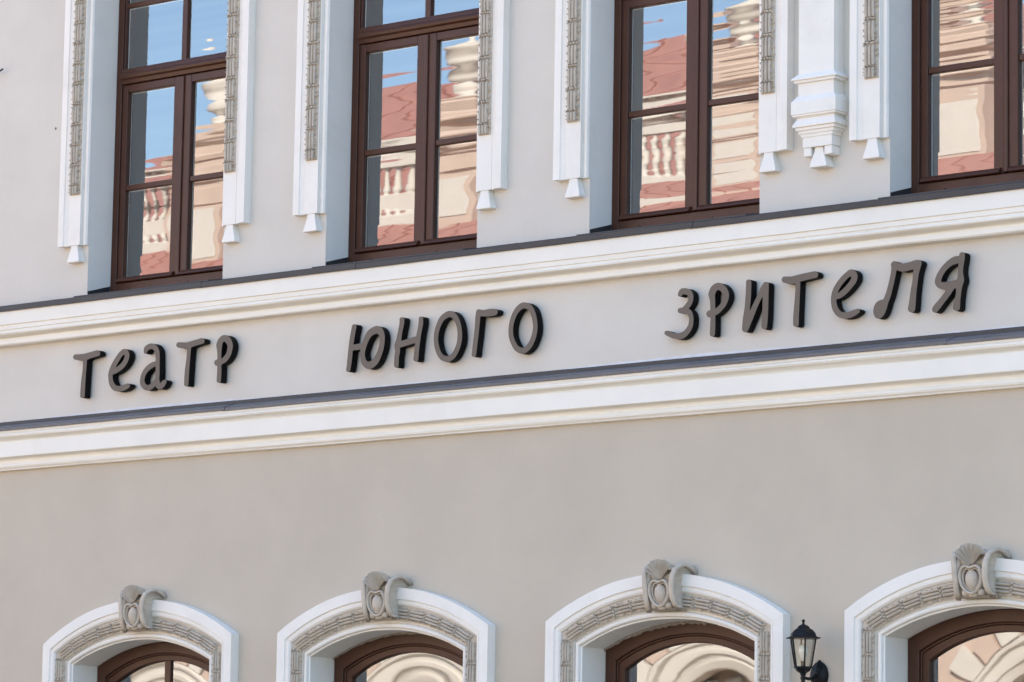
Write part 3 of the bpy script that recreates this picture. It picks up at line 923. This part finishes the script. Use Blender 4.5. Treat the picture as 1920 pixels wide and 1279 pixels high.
def contours(strokes, step=7.0):
    segs = []
    for st in strokes:
        # Catmull-Rom refinement
        P = [np.array(p, float) for p in st]
        closed = len(st) > 3 and st[0] == st[-1]
        Q = []
        for i in range(len(P) - 1):
            p0 = P[i - 1] if i > 0 else (P[-2] if closed else P[0])
            p1, p2 = P[i], P[i + 1]
            p3 = P[i + 2] if i + 2 < len(P) else (P[1] if closed else P[-1])
            for t in np.linspace(0, 1, 7)[:-1]:
                Q.append(.5 * ((2 * p1) + (-p0 + p2) * t + (2 * p0 - 5 * p1 + 4 * p2 - p3) * t * t + (-p0 + 3 * p1 - 3 * p2 + p3) * t ** 3))
        Q.append(P[-1])
        segs += list(zip(Q[:-1], Q[1:]))
    allp = np.array([p for s in segs for p in s])
    x0, y0 = allp[:, 0].min() - 110, allp[:, 1].min() - 110
    x1, y1 = allp[:, 0].max() + 110, allp[:, 1].max() + 110
    xs, ys = np.arange(x0, x1, step), np.arange(y0, y1, step)
    XX, YY = np.meshgrid(xs, ys)
    D = np.full(XX.shape, 1e9)
    for a, b in segs:
        d = b[:2] - a[:2]
        l2 = max(1e-9, d @ d)
        t = np.clip(((XX - a[0]) * d[0] + (YY - a[1]) * d[1]) / l2, 0, 1)
        dist = np.hypot(XX - a[0] - t * d[0], YY - a[1] - t * d[1]) - (a[2] + (b[2] - a[2]) * t)
        D = np.minimum(D, dist)
    D[np.abs(D) < 1e-6] = 1e-6
    # marching squares
    nxt = {}
    H, W = D.shape
    def ptE(i, j, e):
        # edges: 0 bottom(i,j)-(i,j+1) ; 1 left(i,j)-(i+1,j)
        if e == 0:
            a, b = D[i, j], D[i, j + 1]
            return (xs[j] + step * a / (a - b), ys[i])
        a, b = D[i, j], D[i + 1, j]
        return (xs[j], ys[i] + step * a / (a - b))
    ins = D < 0
    for i in range(H - 1):
        row = ins[i, :-1].astype(int) + 2 * ins[i, 1:] + 4 * ins[i + 1, 1:] + 8 * ins[i + 1, :-1]
        for j in np.nonzero((row > 0) & (row < 15))[0]:
            c = int(row[j])
            B, Rr, T, Lf = (i, j, 0), (i, j + 1, 1), (i + 1, j, 0), (i, j, 1)
            tab = {1: [(Lf, B)], 2: [(B, Rr)], 3: [(Lf, Rr)], 4: [(Rr, T)], 5: [(Lf, T), (Rr, B)], 6: [(B, T)], 7: [(Lf, T)],
                   8: [(T, Lf)], 9: [(T, B)], 10: [(T, Rr), (B, Lf)], 11: [(T, Rr)], 12: [(Rr, Lf)], 13: [(Rr, B)], 14: [(B, Lf)]}[c]
            for a, b in tab:
                nxt[a] = b
    loops = []
    while nxt:
        k = next(iter(nxt))
        loop = [k]
        c = nxt.pop(k)
        while c != k and c in nxt:
            loop.append(c)
            c = nxt.pop(c)
        pts = np.array([ptE(*e) for e in loop])
        for _ in range(2):
            pts = .25 * np.roll(pts, 1, 0) + .5 * pts + .25 * np.roll(pts, -1, 0)
        area = .5 * np.sum(pts[:, 0] * np.roll(pts[:, 1], -1) - pts[:, 1] * np.roll(pts[:, 0], -1))
        if abs(area) > 600:
            loops.append((abs(area), pts[::2]))
    loops.sort(key=lambda q: -q[0])
    return [l for _, l in loops]

Y_FRONT, Y_BACK = -.066, -.012
def letter(key, parent, text):
    (wx, wy, sc), strokes = LET[key]
    loops = contours(strokes)
    L3 = [[at(wx + p[0] / sc, wy + p[1] / sc, Y_FRONT) for p in l] for l in loops]
    flat = [p for l in L3 for p in l]
    tris = tessellate_polygon([[Vector((p.x, p.z, 0)) for p in l] for l in L3])
    n = len(flat)
    V = [(p.x, Y_FRONT, p.z) for p in flat] + [(p.x, Y_BACK, p.z) for p in flat]
    F = [tuple(t) for t in tris] + [tuple(n + i for i in reversed(t)) for t in tris]
    nf = len(tris)
    k = 0
    for l in L3:
        m_ = len(l)
        for i in range(m_):
            j = (i + 1) % m_
            F.append((k + i, k + j, n + k + j, n + k + i))
        k += m_
    me = bpy.data.meshes.new('letter')
    me.from_pydata(V, [], F)
    bm = bmesh.new(); bm.from_mesh(me)
    bmesh.ops.recalc_face_normals(bm, faces=bm.faces)
    bm.to_mesh(me); bm.free()
    me.materials.append(M['letter_face']); me.materials.append(M['letter_side'])
    for i, p in enumerate(me.polygons):
        p.material_index = 0 if i < nf else 1
    o = link('letter', me, None, parent)
    o['label'] = 'raised letter ' + text
    # fixing pins into the wall, at the ends of the strokes
    ends = []
    for st in strokes:
        ends += [st[0], st[-1]] if st[0] != st[-1] else [st[0], st[len(st) // 2]]
    for (x, y, r) in ends[:4]:
        c = at(wx + x / sc, wy + y / sc, Y_FRONT)
        g = G()
        g.rings([[(c.x + .006 * math.cos(t), yy, c.z + .006 * math.sin(t)) for t in np.linspace(0, 2 * PI, 9)[:-1]] for yy in (.004, Y_BACK - .002)])
        g.build('pin', 'letter_side', o)
for nm, keys, lab in (('ТЕАТР', (('t1', 'Т'), ('e1', 'е'), ('a1', 'а'), ('t2', 'Т'), ('r1', 'р')), 'raised taupe lettering ТЕАТР, first word of the sign on the wall'),
                      ('ЮНОГО', (('yu', 'Ю'), ('n1', 'Н'), ('o1', 'О'), ('g1', 'Г'), ('o2', 'О')), 'raised taupe lettering ЮНОГО, middle word of the sign on the wall'),
                      ('ЗРИТЕЛЯ', (('z1', 'З'), ('r2', 'р'), ('i1', 'И'), ('t3', 'Т'), ('e2', 'е'), ('l1', 'Л'), ('ya', 'Я')), 'raised taupe lettering ЗРИТЕЛЯ, last word of the sign on the wall')):
    w = empty('sign_word', (0, 0, 0), lab, 'sign', None)
    for k, tx in keys:
        letter(k, w, tx)

# ================================================================== LANTERN
LX, LY = 6.190, -.200
LAN = empty('wall_lantern', (0, 0, 0), 'black six-sided wall lantern with clear glass and bulb between two arched windows', 'lantern')
def hexr(r, z, n=6, rot=0.25):
    return [(LX + r * math.cos(rot + 2 * PI * k / n), LY + r * math.sin(rot + 2 * PI * k / n), z) for k in range(n)]
zb = 3.150
g = G(); g.rings([hexr(.098, zb), hexr(.106, zb + .001), hexr(.106, zb + .005), hexr(.080, zb + .012)]); g.build('brim', 'iron', LAN)
g = G(); g.rings([hexr(.080, zb + .0121), hexr(.074, zb + .030), hexr(.058, zb + .048), hexr(.040, zb + .058), hexr(.034, zb + .068), hexr(.018, zb + .078)]); g.build('cap', 'iron', LAN)
g = G(); g.lathe([(.012, 0), (.007, .006), (.006, .014), (.010, .020), (.009, .026), (.003, .032)], 10, (LX, LY, zb + .0775)); g.build('finial', 'iron', LAN, smooth=True)
zt_, zg = zb - .0005, 2.992
rt_, rg = .076, .050
for k in range(6):
    a = .25 + 2 * PI * k / 6
    b = .25 + 2 * PI * (k + 1) / 6
    g = G()
    g.tube([(LX + rt_ * math.cos(a), LY + rt_ * math.sin(a), zt_), (LX + rg * math.cos(a), LY + rg * math.sin(a), zg)], .0048, 6)
    g.build('bar', 'iron', LAN)
    q = .93
    g = G()
    g.add([(LX + rt_ * q * math.cos(a), LY + rt_ * q * math.sin(a), zt_ - .002), (LX + rt_ * q * math.cos(b), LY + rt_ * q * math.sin(b), zt_ - .002), (LX + rg * q * math.cos(b), LY + rg * q * math.sin(b), zg + .004), (LX + rg * q * math.cos(a), LY + rg * q * math.sin(a), zg + .004)], [(0, 1, 2, 3)])
    g.build('glass_pane', 'lamp_glass', LAN)
g = G(); g.rings([hexr(.058, zg), hexr(.060, zg - .006), hexr(.050, zg - .010), hexr(.040, zg - .026), hexr(.022, zg - .036)]); g.build('base_cup', 'iron', LAN)
g = G(); g.lathe([(.016, 0), (.018, -.008), (.012, -.018), (.017, -.03), (.010, -.045), (.014, -.055), (.004, -.075)], 10, (LX, LY, zg - .0355)); g.build('drop_finial', 'iron', LAN, smooth=True)
g = G(); g.lathe([(.013, .0), (.013, .026), (.017, .028)], 10, (LX, LY, zg + .001)); g.build('bulb_socket', 'iron', LAN)
bulb_m = mat('clear_bulb', (0.85, 0.80, 0.68), 0.15, 0.6)
g = G(); g.lathe([(.012, 0), (.016, .02), (.026, .05), (.028, .066), (.024, .082), (.012, .094), (.002, .097)], 14, (LX, LY, zg + .0285)); g.build('bulb', bulb_m, LAN, smooth=True)
PLX, PLZ = 6.165, 2.952
g = G()
g.tube([(LX, LY, zg - .060), (LX - .003, LY + .05, zg - .066), (LX - .012, LY + .11, zg - .060), (PLX, -.04, PLZ), (PLX, -.02, PLZ)], [.009, .009, .010, .012, .016], 10)
g.build('arm', 'iron', LAN, smooth=True)
g = G()
rs = []
for r, y in ((.072, .001), (.074, -.010), (.066, -.022), (.042, -.036), (.018, -.044)):
    rs.append([(PLX + r * math.cos(t) * .82, y, PLZ + r * math.sin(t) * (1.08 if math.sin(t) < .98 else 1.22)) for t in np.linspace(0, 2 * PI, 25)[:-1]])
g.rings(rs)
g.build('wall_plate', 'iron', LAN, smooth=False)

# ================================================================== BUILDING ACROSS THE SQUARE (seen in the panes)
OPP = empty('opposite_building', (-20, -30, 0), 'cream building with red roofs and balustrade mirrored in the window panes', 'building')
OY = -30.0
def opp(gg, name, m, smooth=False, bevel=0.0, parent=None):
    o = gg.build(name, m, parent or OPP, smooth, bevel)
    if parent is None:
        o.location = (20, 30, 0)
    return o
OX0, OX1 = -47.0, 2.0
PED = [-46.3, -40.3, -34.45, -28.55, -22.68, -16.82, -12.6, -7.0, -1.2]
PHW = {-12.7: 1.15}
# main front with arched openings
arches = [-21.9 + 5.85 * k for k in range(-4, 4)]
def op_hole(cx, a=1.05, zs=3.95, z0=1.2):
    return [(cx - a, z0)] + [(cx + a * math.sin(t), zs + a * math.cos(t)) for t in np.linspace(-PI / 2, PI / 2, 21)] + [(cx + a, z0)]
loops_h = [op_hole(c) for c in arches]
# the front faces +Y (towards the theatre)
o = wall_sheet('front_wall', OX0, OX1, 0, 11.5, loops_h, OY + 2.0, 'cream', OPP); o.location = (20, 30, 0)
g = G()
g.box(OX0, OX1, OY - 14, OY + 1.2, 0.0, 11.49)
opp(g, 'body_block', 'cream')
# archivolts and windows
for c in arches:
    g = G()
    rs = []
    for t in np.linspace(-PI / 2, PI / 2, 25):
        rs.append([(c + r * math.sin(t), OY + 2.0 + p, 3.95 + r * math.cos(t)) for r, p in ((1.02, -.2), (1.02, .03), (1.10, .06), (1.12, .02), (1.18, .05), (1.20, .09), (1.28, .10), (1.30, .05), (1.40, .06), (1.43, .12), (1.49, .13), (1.52, .05), (1.52, -.05))])
    g.rings(rs)
    opp(g, 'archivolt', 'cream_white')
    g = G()
    for s in (-1, 1):
        xa, xb = sorted((c + s * 1.08, c + s * 1.42))
        g.box(xa, xb, OY + 1.9, OY + 2.14, 1.0, 3.94)
    opp(g, 'arch_pier', 'cream_white', bevel=.02)
    g = G()
    g.box(c - 1.1, c + 1.1, OY + 1.5, OY + 1.58, 1.2, 5.2)
    w = opp(g, 'tympanum', 'cream')
    # panels inside the arch
    g = G()
    for ix in (-1, 0, 1):
        for iz in range(8):
            g.box(c + ix * .46 - .15, c + ix * .46 + .15, OY + 1.581, OY + 1.66, 1.5 + iz * .44, 1.5 + iz * .44 + .30)
    opp(g, 'shutter_panel', 'cream_white', bevel=.02)
# voussoirs over the arches that the panes show
for c in arches[1:7]:
    for k in range(13):
        t0, t1 = -PI / 2 + PI * k / 13 + .02, -PI / 2 + PI * (k + 1) / 13 - .02
        ro = 2.02 if k % 2 == 0 else 1.86
        gg = G()
        gg.rings([[(c + r * math.sin(t), OY + 2.0 + p, 3.95 + r * math.cos(t)) for r, p in ((1.54, -.05), (1.54, .07), (ro, .07), (ro, -.05))] for t in (t0, (t0 + t1) / 2, t1)])
        opp(gg, 'voussoir', 'cream_white' if k % 2 == 0 else 'cream')
# bands
def band(name, z0, z1, y, m, prof=(.0, .06, .1, .16)):
    g = G()
    n = len(prof)
    pr = [(y, z0)] + [(y + p, z0 + (z1 - z0) * i / (n - 1)) for i, p in enumerate(prof)] + [(y, z1)]
    g.rings([[(x, a, b) for a, b in pr] for x in (OX0, OX1)])
    return opp(g, name, m)
band('string_course', 5.95, 6.35, OY + 2.0, 'cream_white', (.04, .06, .14, .16, .20, .20))
band('string_course', 8.9, 9.2, OY + 2.0, 'cream_white', (.04, .10, .12))
band('cornice', 11.0, 11.42, OY + 2.0, 'cream_white', (.05, .12, .16, .35, .40, .42))
# upper storey windows
for c in arches:
    g = G()
    g.box(c - .75, c + .75, OY + 1.995, OY + 2.10, 6.7, 8.8)
    o = opp(g, 'window_surround', 'cream_white', bevel=.03)
    g = G()
    g.box(c - .55, c + .55, OY + 2.101, OY + 2.115, 6.85, 8.65)
    opp(g, 'window', 'wood')
# red lower roof in front of the balustrade: standing seams
g = G()
g.rings([[(x, OY + 2.45, 11.5), (x, OY + .3, 12.78), (x, OY + .3, 12.7), (x, OY + 2.45, 11.43)] for x in (OX0, OX1)])
lr = opp(g, 'lower_roof', 'roof_red')
x = OX0
g = G()
while x < OX1:
    g.rings([[(x + d, y, z) for d, y, z in ((-.015, OY + 2.4, 11.52), (.015, OY + 2.4, 11.52), (.015, OY + 2.4, 11.56), (-.015, OY + 2.4, 11.56))],
             [(x + d, y, z) for d, y, z in ((-.015, OY + .35, 12.745), (.015, OY + .35, 12.745), (.015, OY + .35, 12.785), (-.015, OY + .35, 12.785))]])
    x += .6
opp(g, 'roof_seams', 'roof_red')
# balustrade
g = G(); g.box(OX0, OX1, OY - .22, OY + .26, 12.70, 13.20); opp(g, 'balustrade_base', 'cream_white', bevel=.03)
g = G(); g.box(OX0, OX1, OY - .20, OY + .22, 14.02, 14.22); opp(g, 'balustrade_rail', 'cream_white', bevel=.03)
bal = None
for a, b in zip(PED[:-1], PED[1:]):
    n = max(3, round((b - a - 1.9) / .3))
    for k in range(n):
        bx = a + .95 + (b - a - 1.9) * (k + .5) / n
        if bal is None:
            gg = G()
            gg.lathe([(.095, 0), (.095, .06), (.055, .09), (.075, .13), (.105, .24), (.10, .32), (.06, .46), (.045, .58), (.05, .68), (.075, .71), (.055, .74), (.09, .77), (.09, .82)], 10)
            t = gg.build('baluster', 'cream_white', OPP, smooth=True)
            bal = t.data
            o = t
        else:
            o = link('baluster', bal, None, OPP)
        o.location = (20 + bx, 30 + OY, 13.20)
urn = None
for p in PED:
    # pier standing proud of the roof edge, carrying a pedestal and an urn
    g = G()
    def rr(h, d0, d1, z): return [(p - h, OY - d0, z), (p + h, OY - d0, z), (p + h, OY + d1, z), (p - h, OY + d1, z)]
    h = PHW.get(p, .60)
    g.rings([rr(h, .3, .70, 11.9), rr(h, .3, .70, 13.80), rr(h + .08, .34, .78, 13.86), rr(h + .08, .34, .78, 13.98), rr(h, .3, .70, 14.03),
             rr(h, .3, .70, 14.22), rr(h + .14, .4, .84, 14.28), rr(h + .18, .44, .88, 14.42), rr(h + .06, .3, .72, 14.46), rr(h - .15, .1, .55, 14.60), rr(h - .15, .1, .55, 14.78), rr(h - .09, .16, .62, 14.82), rr(h - .09, .16, .62, 14.92), rr(h - .4, 0, .4, 14.96)])
    pd = opp(g, 'pier', 'cream')
    g = G()
    g.box(p - h + .12, p + h - .12, OY + .701, OY + .74, 12.75, 13.62)
    opp(g, 'pier_panel', 'cream_white', bevel=.02)
    gg = G()
    if urn is None:
        gg.lathe([(.26, 0), (.26, .08), (.12, .16), (.12, .24), (.34, .38), (.42, .55), (.40, .72), (.26, .84), (.30, .88), (.22, .96), (.10, 1.08), (.08, 1.16), (.02, 1.24)], 18)
        o = gg.build('urn', 'cream_white', OPP, smooth=True)
        urn = o.data
    else:
        o = link('urn', urn, None, OPP)
    o.location = (20 + p, 30 + OY + .22, 14.955)
# main roof behind the balustrade, hipped
g = G()
RX0, RX1 = -43.0, OX1
g.add([(RX0, OY - .6, 13.0), (RX1, OY - .6, 13.0), (RX1, OY - 13.4, 13.0), (RX0, OY - 13.4, 13.0), (RX0 + 12, OY - 6.5, 17.2), (RX1 - 3, OY - 6.5, 17.2)],
      [(0, 1, 5, 4), (1, 2, 5), (2, 3, 4, 5), (3, 0, 4)])
opp(g, 'main_roof', 'roof_red')
for k in range(26):
    xx = RX0 + 13.5 + k * .95
    if xx > RX1 - 3.5: break
    g = G()
    g.rings([[(xx + d, OY - .62, 13.0 + e) for d, e in ((-.03, 0), (.03, 0), (.03, .07), (-.03, .07))], [(xx + d, OY - 6.45, 17.16 + e) for d, e in ((-.03, 0), (.03, 0), (.03, .07), (-.03, .07))]])
    opp(g, 'roof_seam', 'roof_red')
for cx in (-29.4, -25.2, -20.0, -15.5):
    g = G()
    g.rings([[(cx - a, OY - 3.2 - b, z), (cx + a, OY - 3.2 - b, z), (cx + a, OY - 3.2 + b, z), (cx - a, OY - 3.2 + b, z)] for a, b, z in ((.34, .3, 14.2), (.34, .3, 16.0), (.44, .4, 16.05), (.44, .4, 16.2), (.3, .26, 16.24))])
    opp(g, 'chimney', 'cream')
g = G(); g.box(OX0, OX1, OY - 13.9, OY - .5, 11.4, 12.99); opp(g, 'attic_wall', 'cream')
